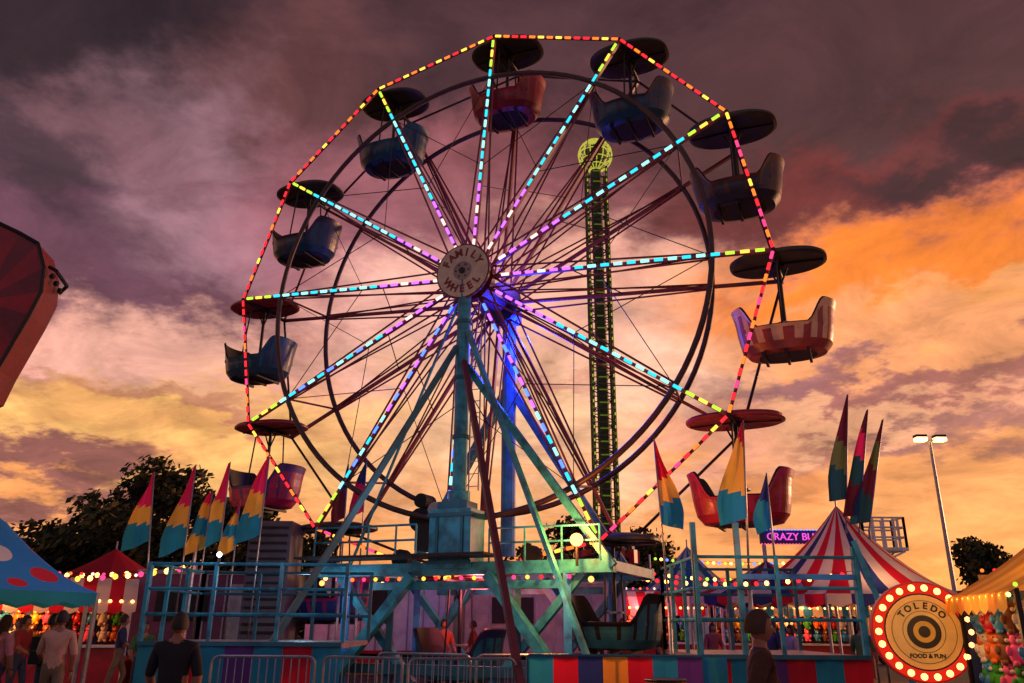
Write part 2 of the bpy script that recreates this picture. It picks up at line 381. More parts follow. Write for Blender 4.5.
b.cyl(lp(-1.3,.2,3.9),lp(-1.3,.8,3.9),.28,BLACK,16); b.cyl(lp(-1.3,.2,4.35),lp(-1.3,.7,4.35),.17,BLACK,14); b.box(lp(-1.05,.4,3.5),(.6,.6,.6),DARK,yaw)
b.beam(lp(-1.3,.5,3.9),lp(-.6,.5,3.1),.1,.1,DARK); b.cyl(lp(-.9,.2,4.1),lp(-.9,.5,4.1),.2,STEEL,14)
for s,t in ((-1.6,.0),(1.6,.0),(-1.6,WD),(1.6,WD)): b.cyl(lp(s,t-.1,3.0),lp(s,t+.1,3.0),.22,BLACK,14)
b.ball(lp(2.95,-1.0,3.2),.13,emi('flood_bulb',(255,165,80),6),12,8)
b.cyl(lp(2.95,-1.0,2.7),lp(2.95,-1.0,3.1),.03,DARK,6)
for k in range(18): b.ball(lp(-2.4+k*.3,-.75,2.52),.045,LC['opyr'[k%4]],6,4)
for s in (-3.1,3.2): b.ball(lp(s,-.9,2.45),.06,emi('warm_flood',(255,150,70),4),8,5)
fpar(b.obj('drive_and_deck'))
def fl(name,loc,col,e,r=.1): fpar(lamp(name,loc,col,e,r))
fl('hub_lamp',wp(0,0,WD*.5)+UP*.75,(150,90,255),130,.1); fl('hub_lamp_blue',wp(-.9,1.3,WD+.2),(40,60,255),450,.15); fl('hub_lamp_blue',wp(-1.2,1.5,WD+1.6),(40,70,255),260,.15)
fl('deck_lamp',lp(2.95,-1.3,3.25),(255,145,60),300,.08); fl('front_lamp',lp(-.5,-2.8,4.2),(120,200,240),24,.3)
fl('under_lamp',lp(0,.8,2.2),(250,110,120),160,.2); fl('under_lamp',lp(-2.8,-1.8,2.4),(150,200,230),45,.2); fl('under_lamp',lp(2.6,-1.9,2.2),(255,180,130),60,.2)
# ------------------------------------------------------------------ boarding platforms
def rail(b,p,q,z0,z1,m,nb=3,step=1.2,r=.028):
    p=V(p);q=V(q); n=max(1,round((q-p).length/step))
    for k in range(n+1):
        c=p.lerp(q,k/n); b.beam(V((c.x,c.y,z0)),V((c.x,c.y,z1)),r*2.2,r*2.2,m,V((0,1,0)))
    for j in range(nb):
        z=z1-.03-(z1-z0)*j/nb*.95; b.cyl(V((p.x,p.y,z)),V((q.x,q.y,z)),r,m,6)
def platform(x0,x1,y0,y1,z,rz,cols,seg):
    e=empty('boarding_platform'); b=MB(); b.box(((x0+x1)/2,(y0+y1)/2,z-.04),(x1-x0,y1-y0,.08),STEEL)
    n=int((x1-x0)/seg)
    for k in range(n):
        xa=x0+(x1-x0)*k/n; xb=x0+(x1-x0)*(k+1)/n; m=cols[k%len(cols)]; w=.025
        b.add([(xa,y0-.03,.05),((xa+xb)/2,y0-.03-w,.05),(xb,y0-.03,.05),(xb,y0-.03,z-.02),((xa+xb)/2,y0-.03-w,z-.02),(xa,y0-.03,z-.02)],[(0,1,4,5),(1,2,3,4)],m)
    b.beam((x0,y0-.05,z-.02),(x1,y0-.05,z-.02),.05,.07,DTEAL)
    b.obj('deck_and_skirt',e)
    b=MB()
    rail(b,(x0,y0+.05,0),(x1,y0+.05,0),z,rz,TEAL); rail(b,(x0,y1,0),(x1,y1,0),z,rz,DTEAL); rail(b,(x0,y0,0),(x0,y1,0),z,rz,TEAL,3,1.0)
    b.obj('railings',e); return e
e=platform(-6.4,-2.9,14.9,17.6,1.28,2.62,[CTEAL,CRED,CTEAL,CPURP],.45); lamp('platform_lamp',(-4.8,13.2,3.2),(200,190,240),46,.3,e)
b=MB(); b.cyl((-5.2,14.95,2.55),(-5.2,14.95,2.7),.02,DARK,5); b.ball((-5.2,14.9,2.75),.045,emi('cool_bulb',(200,225,255),20),8,5); b.obj('post_light',e)
e=platform(3.15,5.9,14.2,17.5,1.15,2.75,[CRED,CTEAL,CPURP,CRED,CTEAL],.42); lamp('platform_lamp',(4.2,12.8,3.0),(240,190,170),40,.3,e)
b=MB(); 
for x in (3.15,3.9,5.9):
    b.beam((x,14.3,1.1),(x,14.3,3.3 if x<4 else 2.9),.09,.09,TEAL,V((0,1,0)))
b.beam((5.9,14.25,3.0),(6.5,14.0,.6),.09,.09,TEAL); b.beam((3.9,14.3,2.4),(5.9,14.3,2.4),.05,.09,LBLUE)
b.obj('gate_frame',e)
e=empty('skirt_fence'); b=MB(); x=.3; k=0
while x<3.1:
    m=[CTEAL,CRED,CNAVY,CORG,CRED,CTEAL,CPURP][k%7]; b.add([(x,14.0,.02),(x+.2,13.97,.02),(x+.4,14.0,.02),(x+.4,14.0,1.12),(x+.2,13.97,1.12),(x,14.0,1.12)],[(0,1,4,5),(1,2,3,4)],m); x+=.4;k+=1
b.cyl((.3,14.02,1.13),(3.1,14.02,1.13),.03,DTEAL,6)
for x in (.3,1.7,3.1): b.cyl((x,14.04,0),(x,14.04,1.13),.03,DTEAL,6)
b.obj('fabric',e)
def barricade(p,q):
    e=empty('crowd_barricade'); b=MB(); p=V(p);q=V(q); d=(q-p); L=d.length; u=d/L; n=V((-u.y,u.x,0)); h=1.08; r=.12
    pts=[p+UP*.15]+[p+UP*(h-r)]+[p+u*(r*(1-math.cos(t)))+UP*(h-r+r*math.sin(t)) for t in (.5,1.0,1.57)]
    pts+=[q-u*(r*(1-math.cos(t)))+UP*(h-r+r*math.sin(t)) for t in (1.57,1.0,.5)]+[q+UP*(h-r)]+[q+UP*.15]
    b.path(pts,.024,STEEL,6); b.cyl(p+UP*.2,q+UP*.2,.018,STEEL,6)
    k=int(L/.13)
    for i in range(1,k): c=p+u*(L*i/k); b.cyl(c+UP*.2,c+UP*(h-.01),.01,STEEL,4)
    for c in (p+u*.25,q-u*.25): b.beam(c-n*.3+UP*.02,c+n*.3+UP*.02,.05,.02,STEEL); b.cyl(c+UP*.02,c+UP*.2,.018,STEEL,6)
    b.obj('frame',e)
barricade((-4.9,14.3,0),(-3.2,14.3,0)); barricade((-3.1,14.5,0),(-1.7,13.8,0)); barricade((-2.5,16.4,0),(-.7,15.6,0)); barricade((-1.6,13.75,0),(.1,14.1,0)); barricade((-.6,15.6,0),(1.2,16.0,0))
# ------------------------------------------------------------------ flags
def flag(x,y,z0,z1,h,w,cols,lean=(0,0),side=-1,droop=.35):
    e=empty('feather_flag',(x,y,0)); b=MB(); a=V((0,0,z0)); t=V((lean[0],lean[1],z1)); b.cyl(a,t,.022,STEEL,6,.012)
    if z0>0.05: b.cyl(V((0,0,0)),a,.035,STEEL,6)
    nz=18;nx=6; d=(a-t).normalized(); ph=random.random()*6
    P=[[None]*(nx+1) for _ in range(nz+1)]
    for j in range(nz+1):
        s=j/nz; ww=w*(.08+.92*min(1,s*1.25)**.9)
        for i in range(nx+1):
            u=i/nx
            P[j][i]=t+d*(s*h)+V((side*u*ww+.03*math.sin(ph+s*7)*u,.10*math.sin(ph+u*6+s*3)*u,-droop*u*w*(.4+.9*s)+.02*math.sin(s*9+ph)))
    for j in range(nz):
        for i in range(nx):
            s=(j+.5)/nz+ (i/nx)*.12; m=cols[min(len(cols)-1,int(s*len(cols)*.98))]
            b.add([P[j][i],P[j+1][i],P[j+1][i+1],P[j][i+1]],[(0,1,2,3)],m)
    b.obj('pole_and_cloth',e,smooth=True)
c3=[CPINK,CPINK,CYEL,CTEAL]; c4=[CPINK,CYEL,CTEAL,CYEL]
for (px,ytop,hh,ww,cc,ln) in ((-7.55,4.72,1.45,.55,c3,-.32),(-6.97,4.90,1.75,.55,c3,.0),(-6.58,4.35,1.25,.4,c4,.05),(-6.22,4.97,1.7,.5,c3,.0),(-5.42,5.15,1.75,.52,c3,.05),(-5.9,4.1,1.0,.35,c4,0)):
    flag(px,17.8,.9,ytop,hh,ww,cc,(ln,0),-1)
flag(4.05,14.3,2.2,5.12,1.75,.5,[CRED,CYEL,CYEL,CTEAL],(.15,0),-1,.2); flag(2.95,15.8,2.0,5.1,1.65,.42,[CRED,CRED,CYEL,CTEAL],(-.12,0),1,.2)
flag(-4.0,19.8,2.6,5.3,1.3,.35,[CPURP,CDK],(0,0),-1); flag(-3.6,20.0,2.6,5.5,1.3,.35,[CNAVY,CPINK],(0,0),-1); flag(4.75,15.0,2.4,4.3,1.0,.3,[CNAVY,CTEAL],(0,0),-1)
for dx,zt,ln,cc in ((.1,8.7,.62,[CDK,CDK,CGRN,CDT]),(.5,8.2,.8,[CDK,CPINK,CDT,CDK]),(.8,7.9,.95,[CDK,CGRN,CDK,CDT])):
    flag(10.15+dx,25.2,4.4,zt,3.4,.58,cc,(ln,0),-1,.1)
# ------------------------------------------------------------------ tents
def tent(name,cx,cy,r,eave,apex,cols,n=24,concave=.35,wall=None,valance=.3,mt=None,poles=6,rot=0):
    e=empty(name,(cx,cy,0)); b=MB(); K=10
    def pt(k,s):
        a=rot+2*math.pi*k/n; sc=1/math.cos(((k*poles/n)%1-.5)*2*math.pi/poles) *math.cos(math.pi/poles)
        rr=r*s*(1-(1-sc)*s*.9); z=apex-(apex-eave)*(s+concave*(1-s)*s*1.9)
        return V((rr*math.cos(a),rr*math.sin(a),z))
    for k in range(n):
        m=mt or cols[k%len(cols)]
        for j in range(K):
            b.add([pt(k,j/K),pt(k,(j+1)/K),pt(k+1,(j+1)/K),pt(k+1,j/K)],[(0,1,2,3)],m)
        p,q=pt(k,1),pt(k+1,1); mm=(p+q)/2; b.add([p,q,q-UP*valance*.7,mm-UP*valance,p-UP*valance*.7],[(0,4,3,2,1)],cols[(k+1)%len(cols)])
        if wall: b.add([p*.985,q*.985,V((q.x*.985,q.y*.985,.02)),V((p.x*.985,p.y*.985,.02))],[(0,3,2,1)],wall)
    for k in range(poles): 
        p=pt(k*n/poles,1); b.cyl((p.x*.99,p.y*.99,0),(p.x*.99,p.y*.99,eave),.04,STEEL,6)
    b.cyl((0,0,apex-.1),(0,0,apex+.25),.03,STEEL,6)
    b.obj('canopy_and_poles',e); return e
e=tent('striped_circus_tent',10.35,26,3.75,2.45,5.25,[CRED,CWHITE,CNAVY,CWHITE,CRED,CWHITE],36,.35,None,.35); lamp('tent_lamp',(0,-2.0,2.2),(255,180,120),80,.2,e)
tent('striped_canopy_tent',7.8,25.5,2.4,2.45,3.5,[CRED,CWHITE,CNAVY],24,.2,None,.3)
m=mat('dotted_canvas',(45,150,210),.8,0,.15,2); nt=m.node_tree; bs=nt.nodes['Principled BSDF']
vo=nt.nodes.new('ShaderNodeTexVoronoi'); vo.inputs['Scale'].default_value=1.5; vo.inputs['Randomness'].default_value=.5
tcx=nt.nodes.new('ShaderNodeTexCoord'); nt.links.new(tcx.outputs['Object'],vo.inputs['Vector'])
lt=nt.nodes.new('ShaderNodeMath'); lt.operation='LESS_THAN'; lt.inputs[1].default_value=.34; nt.links.new(vo.outputs['Distance'],lt.inputs[0])
sx=nt.nodes.new('ShaderNodeSeparateColor'); nt.links.new(vo.outputs['Color'],sx.inputs[0]); g2=nt.nodes.new('ShaderNodeMath'); g2.operation='GREATER_THAN'; g2.inputs[1].default_value=.35; nt.links.new(sx.outputs[1],g2.inputs[0])
mc=nt.nodes.new('ShaderNodeMix'); mc.data_type='RGBA'; nt.links.new(g2.outputs[0],mc.inputs[0]); mc.inputs[6].default_value=(*lin((230,220,205)),1); mc.inputs[7].default_value=(*lin((215,35,50)),1)
m2=nt.nodes.new('ShaderNodeMix'); m2.data_type='RGBA'; nt.links.new(lt.outputs[0],m2.inputs[0]); m2.inputs[6].default_value=(*lin((45,140,200)),1); nt.links.new(mc.outputs[2],m2.inputs[7]); nt.links.new(m2.outputs[2],bs.inputs['Base Color'])
e=tent('dotted_canopy_tent',-8.95,14,2.15,2.05,3.55,[CTEAL,CTEAL],24,.3,None,.22,mt=m); lamp('tent_lamp',(0,0,1.9),(255,190,110),45,.15,e)
tent('small_white_tent',-11.5,27,1.8,2.2,2.9,[CWHITE,CRED],16,.2)
tent('red_peaked_tent',-14.2,30,2.2,3.0,4.1,[CRED,CRED],16,.2)
tent('blue_striped_tent',7.0,33,2.6,2.6,4.6,[CBLUE,CWHITE],20,.3)
tent('blue_striped_tent',-2.0,38,2.6,2.6,4.4,[CBLUE,CYEL],20,.3)
# ------------------------------------------------------------------ game stalls
WARM=emi('warm_bulb',(255,165,75),9); 
PRZ=[GREEN,REDP,YEL,LBLUE,ORANGE,mat('pink_plush',(240,90,150),.9,0,.3,8),mat('brown_plush',(120,75,45),.9,0,.3,8),mat('white_plush',(220,210,200),.9,0,.3,8)]
def teddy(b,c,s,m):
    c=V(c); b.ball(c,s,m,8,6,(1,.8,1.15)); b.ball(c+V((0,-.1*s,1.55*s)),s*.72,m,8,6)
    for q in(-1,1):
        b.ball(c+V((q*.5*s,0,2.15*s)),s*.26,m,6,4); b.ball(c+V((q*.95*s,-.25*s,.35*s)),s*.34,m,6,4,(1,1,1.6)); b.ball(c+V((q*.5*s,-.6*s,-.95*s)),s*.38,m,6,4,(1,1.5,.9))
        b.ball(c+V((q*.25*s,-.75*s,1.7*s)),s*.09,BLACK,5,4)
    b.ball(c+V((0,-.75*s,1.4*s)),s*.25,PRZ[7],6,4)
def stall(name,cx,cy,w,d,h,cols,rz=0,e_l=60,lc=(255,160,80)):
    e=empty(name,(cx,cy,0)); e.rotation_euler=(0,0,rz); b=MB()
    b.box((0,d/2,h/2),(w,.06,h),NAVY)
    for s in(-1,1):
        for t in (-1,.85): b.box((s*(w/2),t*d/2,h/2),(.08,.08,h),WHITE)
        b.box((s*(w/2),0,.5),(.05,d-.2,1.0),REDP)
    b.box((0,-d/2,.5),(w-.1,.08,1.0),REDP); b.box((0,-d/2,1.03),(w,.35,.06),WHITE)
    b.box((0,0,h+.03),(w+.05,d+.05,.06),DARK)
    n=int(w/.3)
    for k in range(n):
        x0=-w/2-.1+(w+.2)*k/n; x1=-w/2-.1+(w+.2)*(k+1)/n; m=cols[k%len(cols)]
        b.add([(x0,-d/2-.8,h-.35),(x1,-d/2-.8,h-.35),(x1,-d/2,h+.25),(x0,-d/2,h+.25)],[(0,1,2,3)],m)
        b.add([(x0,-d/2-.8,h-.35),(x1,-d/2-.8,h-.35),(x1,-d/2-.81,h-.55),((x0+x1)/2,-d/2-.81,h-.62),(x0,-d/2-.81,h-.55)],[(0,4,3,2,1)],m)
    b.obj('booth',e); b=MB(); kx=int(w/.33)
    for k in range(kx):
        for j in range(int((h-1.1)/.42)):
            teddy(b,(-w/2+.25+k*(w-.5)/max(1,kx-1)+random.uniform(-.04,.04),d/2-.25,1.25+j*.42),.11+random.random()*.03,random.choice(PRZ))
    b.obj('plush_prizes',e,smooth=True); b=MB()
    for k in range(int(w/.25)+1): b.ball((-w/2+k*.25,-d/2-.78,h-.32),.042,WARM,6,4); b.ball((-w/2+k*.25,-d/2-.1,h+.34),.042,LC['orwp'[k%4]],6,4)
    b.obj('bulbs',e); lamp('booth_lamp',(0,0,h-.25),lc,e_l,.15,e); lamp('awning_lamp',(0,-d/2-.9,h-.1),lc,e_l*.3,.15,e)
    return e
stall('game_stall',-12.6,21.5,5.5,2,2.4,[CRED,CWHITE],math.radians(25),190)
stall('game_stall',-9.5,25.5,4,2,2.3,[CRED,CYEL],math.radians(15),170,(255,110,160))
stall('game_stall',9.7,30,5,2,2.5,[CBLUE,CWHITE],0,180)
stall('game_stall',4.6,31,4,2,2.5,[CRED,CWHITE],0,180,(255,130,130))
stall('game_stall',-3.8,33,5,2,2.6,[CTEAL,CWHITE],0,180)
stall('game_stall',12.6,19.5,3,2,2.5,[CYEL,CRED],math.radians(-25),110)
# near stall with gabled yellow canopy
e=empty('prize_stall',(6.75,9.6,0)); e.rotation_euler=(0,0,math.radians(-12)); b=MB()
hw=1.25
for s in(-1,1):
    for t in(-1,1): b.box((s*hw,t*1.0,1.0),(.05,.05,2.0),DARK)
K=8
for k in range(16):
    y0=-1.15+2.3*k/16; y1=y0+2.3/16
    for s in(-1,1):
        for j in range(K):
            f=lambda u:(s*1.4*u, 2.85-(.9*(u+.35*u*(1-u))))
            (xa,za),(xb,zb)=f(j/K),f((j+1)/K); b.add([(xa,y0,za),(xb,y0,zb),(xb,y1,zb),(xa,y1,za)],[(0,1,2,3)],[CYEL,CORG][(k//2)%2])
for s in (-1,1):
    for k in range(8): a0=-1.15+2.3*k/8; a1=a0+2.3/8; b.add([(s*1.4,a0,1.95),(s*1.4,a1,1.95),(s*1.41,a1,1.80),(s*1.41,(a0+a1)/2,1.74),(s*1.41,a0,1.80)],[(0,1,2,3,4)],[CYEL,CORG][k%2])
b.box((0,1.0,1.1),(2.5,.05,1.9),NAVY); b.box((0,-.9,.45),(2.4,.1,.9),REDP); b.box((0,-.95,.93),(2.5,.4,.05),WHITE); b.box((-1.25,0,.45),(.06,1.9,.9),PURP)
b.obj('booth_and_canopy',e); b=MB()
for k in range(7):
    for j in range(3): teddy(b,(-1.05+k*.35,.75,1.05+j*.36),.12,random.choice(PRZ))
for k in range(5):
    for j in range(3): teddy(b,(-1.12,-.7+k*.36,1.0+j*.33),.10,random.choice(PRZ))
for j,(z,mm) in enumerate(((.95,GREEN),(1.35,GREEN),(1.72,ORANGE))): teddy(b,(-1.05,-1.12,z-.2),.13,mm)
b.obj('plush_prizes',e,smooth=True); b=MB()
for k in range(12): b.ball((-1.38,-1.15+k*.21,1.93),.025,WARM,6,4)
for k in range(14): b.ball((-1.3+k*.2,-1.16,1.97+.85*(1-abs(-1.3+k*.2)/1.4)),.025,LC['gywa'[k%4]],6,4)
b.obj('bulbs',e); lamp('booth_lamp',(-.3,-.3,1.85),(255,190,90),22,.1,e); lamp('booth_lamp',(-1.6,-1.4,1.7),(255,180,90),3,.1,e)
# ------------------------------------------------------------------ marquee sign
e=empty('round_marquee_sign',(5.3,11.0,0)); e.rotation_euler=(0,0,math.radians(-14)); b=MB()
def cy(r,y0,y1,m,n=40): b.cyl((0,y0,1.55),(0,y1,1.55),r,m,n)
cy(.62,.0,.16,REDP); cy(.60,-.015,0,emi('backlit_red',(225,40,25),1.0)); cy(.47,-.03,-.015,DARK); cy(.45,-.045,-.03,mat('sign_amber',(245,205,120),.5,0,.10,5,0)); cy(.20,-.055,-.045,DARK); cy(.13,-.062,-.055,YEL); cy(.07,-.068,-.062,DARK)
for r_ in (.38,.25): b.path([V((r_*math.cos(t),-.047,1.55+r_*math.sin(t))) for t in np.linspace(0,2*math.pi,41)[:-1]],.004,DARK,4,True)
b.beam((0,.1,0),(0,.1,.95),.12,.12,DARK,V((0,1,0))); b.beam((-.4,.1,.04),(.4,.1,.04),.4,.06,DARK)
BUL=emi('marquee_bulb',(255,140,70),8)
for k in range(22):
    a=2*math.pi*k/22; b.ball((.54*math.cos(a),-.05,1.55+.54*math.sin(a)),.043,BUL,8,5)
b.obj('sign',e)
def locM(x,y,z,rot=0): 
    return Matrix.Translation((x,y,z))@Matrix.Rotation(math.pi/2,4,'X')@Matrix.Rotation(rot,4,'Z')
for k,ch in enumerate('TOLEDO'):
    a=math.pi/2+(2.5-k)*.34; text(ch,'sign_letter',DARK,.11,locM(.315*math.cos(a),-.05,1.55+.315*math.sin(a),a-math.pi/2),e,.004,.004)
text('FOOD & FUN','sign_letter',DARK,.07,locM(0,-.05,1.26),e,.004,.002)
lamp('sign_glow',(0,-1.2,1.75),(255,190,110),22,.3,e)
# ------------------------------------------------------------------ neon sign ride
e=empty('neon_ride_sign',(13.0,38,0)); b=MB(); b.box((0,.2,5.5),(3.0,.12,.62),NAVY); b.cyl((-1.3,.3,0),(-1.3,.3,5.3),.1,STEEL,8); b.cyl((1.3,.3,0),(1.3,.3,5.3),.1,STEEL,8)
for k in range(21): b.ball((-1.45+k*.143,.1,5.82),.035,LC['b'],6,4); b.ball((-1.45+k*.143,.1,5.18),.035,LC['p'],6,4)
b.obj('board',e); text('CRAZY BUS','letters',emi('neon_magenta',(240,80,210),1.3),.46,locM(0,.1,5.5),e,.03,.0)
# ------------------------------------------------------------------ street lamp
e=empty('street_lamp',(21.05,40,0)); b=MB(); b.cyl((0,0,0),(0,0,10.5),.12,STEEL,10,.07); b.cyl((0,0,0),(0,0,.5),.2,STEEL,10)
for s in(-1,1):
    b.cyl((0,0,10.45),(s*.3,-.05,10.55),.04,STEEL,6); b.box((s*.48,-.05,10.68),(.55,.38,.14),DARK); b.box((s*.48,-.07,10.52),(.52,.38,.18),emi('sodium',(255,190,100),8))
b.obj('pole_and_heads',e)
e=empty('scissor_lift',(17.8,40,0)); b=MB(); b.box((0,0,.6),(2.2,1.4,.8),WHITE)
for s in(-.6,.6):
    for q in(-.8,.8): b.cyl((q,s*1.1,.3),(q,s*1.35,.3),.3,BLACK,12)
    for k in range(5): b.beam((-.9,s,1.0+k*.8),(.9,s,1.8+k*.8),.08,.08,WHITE); b.beam((.9,s*.95,1.0+k*.8),(-.9,s*.95,1.8+k*.8),.08,.08,WHITE)
b.box((0,0,5.1),(2.1,1.4,.15),WHITE)
for s in(-.65,.65):
    rail(b,(-1,s,0),(1,s,0),5.15,6.6,WHITE,3,.5,.045)
for s in (-1,1): rail(b,(s,-.65,0),(s,.65,0),5.15,6.6,WHITE,3,.65,.045)
b.obj('lift',e)
# ------------------------------------------------------------------ drop tower
e=empty('drop_tower_ride',(7.0,60,0)); b=MB(); w=.8; H=38
TG=mat('tower_green',(70,84,36),.5,.2,.4,2)
for sx in(-1,1):
    for sy in(-1,1): b.cyl((sx*w,sy*w,0),(sx*w,sy*w,H),.11,TG,6)
n=38
for k in range(n):
    z=k*H/n; z2=(k+1)*H/n
    for s in(-1,1):
        b.cyl((-w,s*w,z),(w,s*w,z),.05,TG,4); b.cyl((s*w,-w,z),(s*w,w,z),.05,TG,4)
        A,B=((-w,w) if k%2 else (w,-w)); b.cyl((A,s*w,z),(B,s*w,z2),.05,TG,4); b.cyl((s*w,A,z),(s*w,B,z2),.05,TG,4)
b.cyl((0,0,0),(0,0,H),.45,mat('tower_core',(50,62,30),.6,0,.3,2),8)
b.cyl((0,0,0),(0,0,1.2),3.2,TEAL,24); b.cyl((0,0,1.6),(0,0,2.6),1.8,GREEN,16)
b.obj('lattice',e); b=MB(); TL=emi('tower_led',(190,190,60),.9); TL2=emi('tower_led_dim',(110,130,35),.6)
for k in range(76):
    z=k*H/76
    for sx in(-1,1): b.cyl((sx*w,-w-.12,z),(sx*w,-w-.12,z+.22),.05,TL if k%2 else TL2,5)
    if k%2: b.cyl((-.35,-w-.1,z),(.35,-w-.1,z),.05,TL2,5)
GL=emi('globe_led',(215,210,80),.8); cz=H+1.5; rr=1.45
for k in range(8):
    a=k*math.pi/8; b.path([V((rr*math.cos(t)*math.cos(a),rr*math.cos(t)*math.sin(a),cz+rr*math.sin(t))) for t in np.linspace(0,2*math.pi,21)[:-1]],.045,GL,5,True)
for q in (-.9,-.45,0,.45,.9):
    r2=rr*math.cos(q); b.path([V((r2*math.cos(t),r2*math.sin(t),cz+rr*math.sin(q))) for t in np.linspace(0,2*math.pi,21)[:-1]],.04,GL,5,True)
b.obj('tower_lights',e); b=MB(); b.ball((0,0,cz),1.0,TG,14,8)
for k in range(10):
    a=2*math.pi*k/10; c=V((2.0*math.cos(a),2.0*math.sin(a),6.2)); b.box(c,(.5,.5,.9),REDP,a); b.box(c+UP*.8,(.4,.15,.6),DARK,a+math.pi/2)
b.path([V((1.7*math.cos(t),1.7*math.sin(t),6.0)) for t in np.linspace(0,2*math.pi,25)[:-1]],.15,DARK,6,True)
b.obj('seats_and_globe',e)
# ------------------------------------------------------------------ red swinging ride car (left edge): flat-sided hanging car
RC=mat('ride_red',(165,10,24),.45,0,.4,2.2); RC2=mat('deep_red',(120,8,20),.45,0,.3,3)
e=empty('swing_ride_car',(-8.05,12,6.2)); e.rotation_euler=(0,0,math.radians(8)); b=MB()
out=[(.10,1.28),(.40,1.12),(.56,.72),(.60,.30),(.50,-.10),(.36,-.55),(.22,-1.0),(.12,-1.42),(-.25,-1.6),(-.75,-1.35),(-1.0,-.6),(-1.05,.3),(-.9,1.1),(-.4,1.5)]
y0,y1=-.32,.32; n=len(out)
F=[V((x,y0,z)) for x,z in out]; Bk=[V((x,y1,z)) for x,z in out]
ci=V((-.2,y0-.10,.05))
for k in range(n):
    q=(k+1)%n
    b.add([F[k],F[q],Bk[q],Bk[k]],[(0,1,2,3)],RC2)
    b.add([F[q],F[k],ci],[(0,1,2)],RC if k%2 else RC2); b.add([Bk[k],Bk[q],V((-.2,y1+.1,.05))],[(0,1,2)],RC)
b.path([v+V((0,-.01,0)) for v in F],.03,DARK,6,True)
b.path([V((.58,-.2,.78)),V((.70,-.2,.72)),V((.74,.2,.62)),V((.62,.25,.5))],.03,DARK,6)
for k in range(3): b.ball((.66,-.2+.18*k,.62-.05*k),.05,BLACK,6,4)
b.cyl((.10,0,-1.42),(.06,0,-1.75),.025,DARK,6); b.cyl((-.4,0,1.4),(-2.4,0,2.3),.1,MAROON,8); b.obj('car_body',e)
b=MB(); b.cyl((-2.4,0,2.3),(-4.0,0,2.1),.16,MAROON,8); b.cyl((-4.0,0,2.4),(-4.7,0,-6.15),.28,MAROON,12); b.obj('arm_and_mast',e)
# ------------------------------------------------------------------ trailers / vehicles
def trailer(x,y,L,h,rz,m,name='white_box_trailer'):
    e=empty(name,(x,y,0)); e.rotation_euler=(0,0,rz); b=MB(); b.box((0,0,.7+h/2),(L,2.4,h),m); b.box((0,0,.6),(L-.2,1.0,.16),DARK)
    for k in range(int(L/.5)): b.box((-L/2+.25+k*.5,-1.21,.7+h/2),(.04,.03,h-.1),STEEL)
    b.box((0,-1.215,.75),(L,.04,.1),REDP); b.box((0,-1.215,.65+h),(L,.04,.1),STEEL)
    b.box((L*.2,-1.22,.7+h*.45),(.9,.04,h*.8),STEEL); b.box((-L*.2,-1.22,.7+h*.6),(1.3,.04,h*.35),DARK)
    for s in(-1,1):
        for q in(-.35,.35): b.cyl((L*.28+q*1.2,s*1.0,.38),(L*.28+q*1.2,s*1.2,.38),.38,BLACK,16); b.cyl((L*.28+q*1.2,s*1.2,.38),(L*.28+q*1.2,s*1.22,.38),.18,STEEL,12)
    b.obj('body_and_wheels',e)
trailer(-3.2,29,7,2.6,.1,WHITE); trailer(1.2,27.5,5,2.2,-.1,mat('dirty_cream',(190,165,150),.6,0,.3,2)); trailer(-8.0,23.5,4.0,2.2,.2,mat('faded_plum',(120,60,95),.6,0,.3,2),'ticket_trailer')
trailer(9.5,42,12,2.6,0,WHITE)
e=empty('generator_cabinet',(-5.7,20.2,0)); b=MB(); b.box((0,0,2.0),(1.0,1.2,3.8),mat('cabinet_grey',(84,74,84),.6,0,.3,2))
for k in range(19): b.box((0,-.62,.5+k*.18),(.86,.05,.05),DARK)
b.obj('cabinet',e)
for x,y,m in ((2.25,12.6,ORANGE),(2.9,16.0,DTEAL)):
    e=empty('litter_barrel',(x,y,0)); b=MB(); b.cyl((0,0,0),(0,0,.86),.29,m,20); 
    for z in(.03,.3,.58,.86): b.path([V((.295*math.cos(t),.295*math.sin(t),z)) for t in np.linspace(0,2*math.pi,21)[:-1]],.018,DARK,5,True)
    b.cyl((0,0,.865),(0,0,.875),.25,BLACK,18); b.obj('barrel',e)
# string lights
e=empty('string_lights'); b=MB()
def strl(p,q,sag,n,mm):
    p=V(p);q=V(q); pts=[p.lerp(q,k/n)-UP*sag*4*(k/n)*(1-k/n) for k in range(n+1)]; b.path(pts,.01,BLACK,4)
    for k in range(1,n): b.ball(pts[k]-UP*.05,.065,mm[k%len(mm)],6,4)
strl((-9,24,3.2),(-15,20,3.2),.4,20,[WARM]); strl((3,30,3.8),(12,29.5,3.6),.5,34,[LC['g'],WARM,LC['r']]); strl((-14,30,3.2),(-6,32,3.4),.4,26,[WARM,LC['r'],LC['c']])
strl((6,36,4.4),(16,36,4.6),.3,40,[LC['b'],LC['g'],WARM]); strl((-6,35,3.6),(4,36,3.6),.3,30,[LC['c'],WARM]); strl((-6,26,3.0),(3,25,3.1),.3,30,[LC['o'],WARM,LC['p']]); strl((3,25,3.1),(9,22,3.0),.3,24,[WARM,LC['r']])
strl((-15,20,2.9),(-7,18.5,2.8),.3,26,[WARM,LC['p'],LC['y']])
for p in ((-9,24),(-15,20),(3,30),(12,29.5),(-14,30),(-6,32),(6,36),(16,36),(-6,35),(4,36),(-6,26),(3,25),(9,22),(-7,18.5)): b.cyl((p[0],p[1],0),(p[0],p[1],4.5 if p[1]==36 and p[0]>5 else 3.2),.04,STEEL,6)
b.obj('cables_and_bulbs',e)
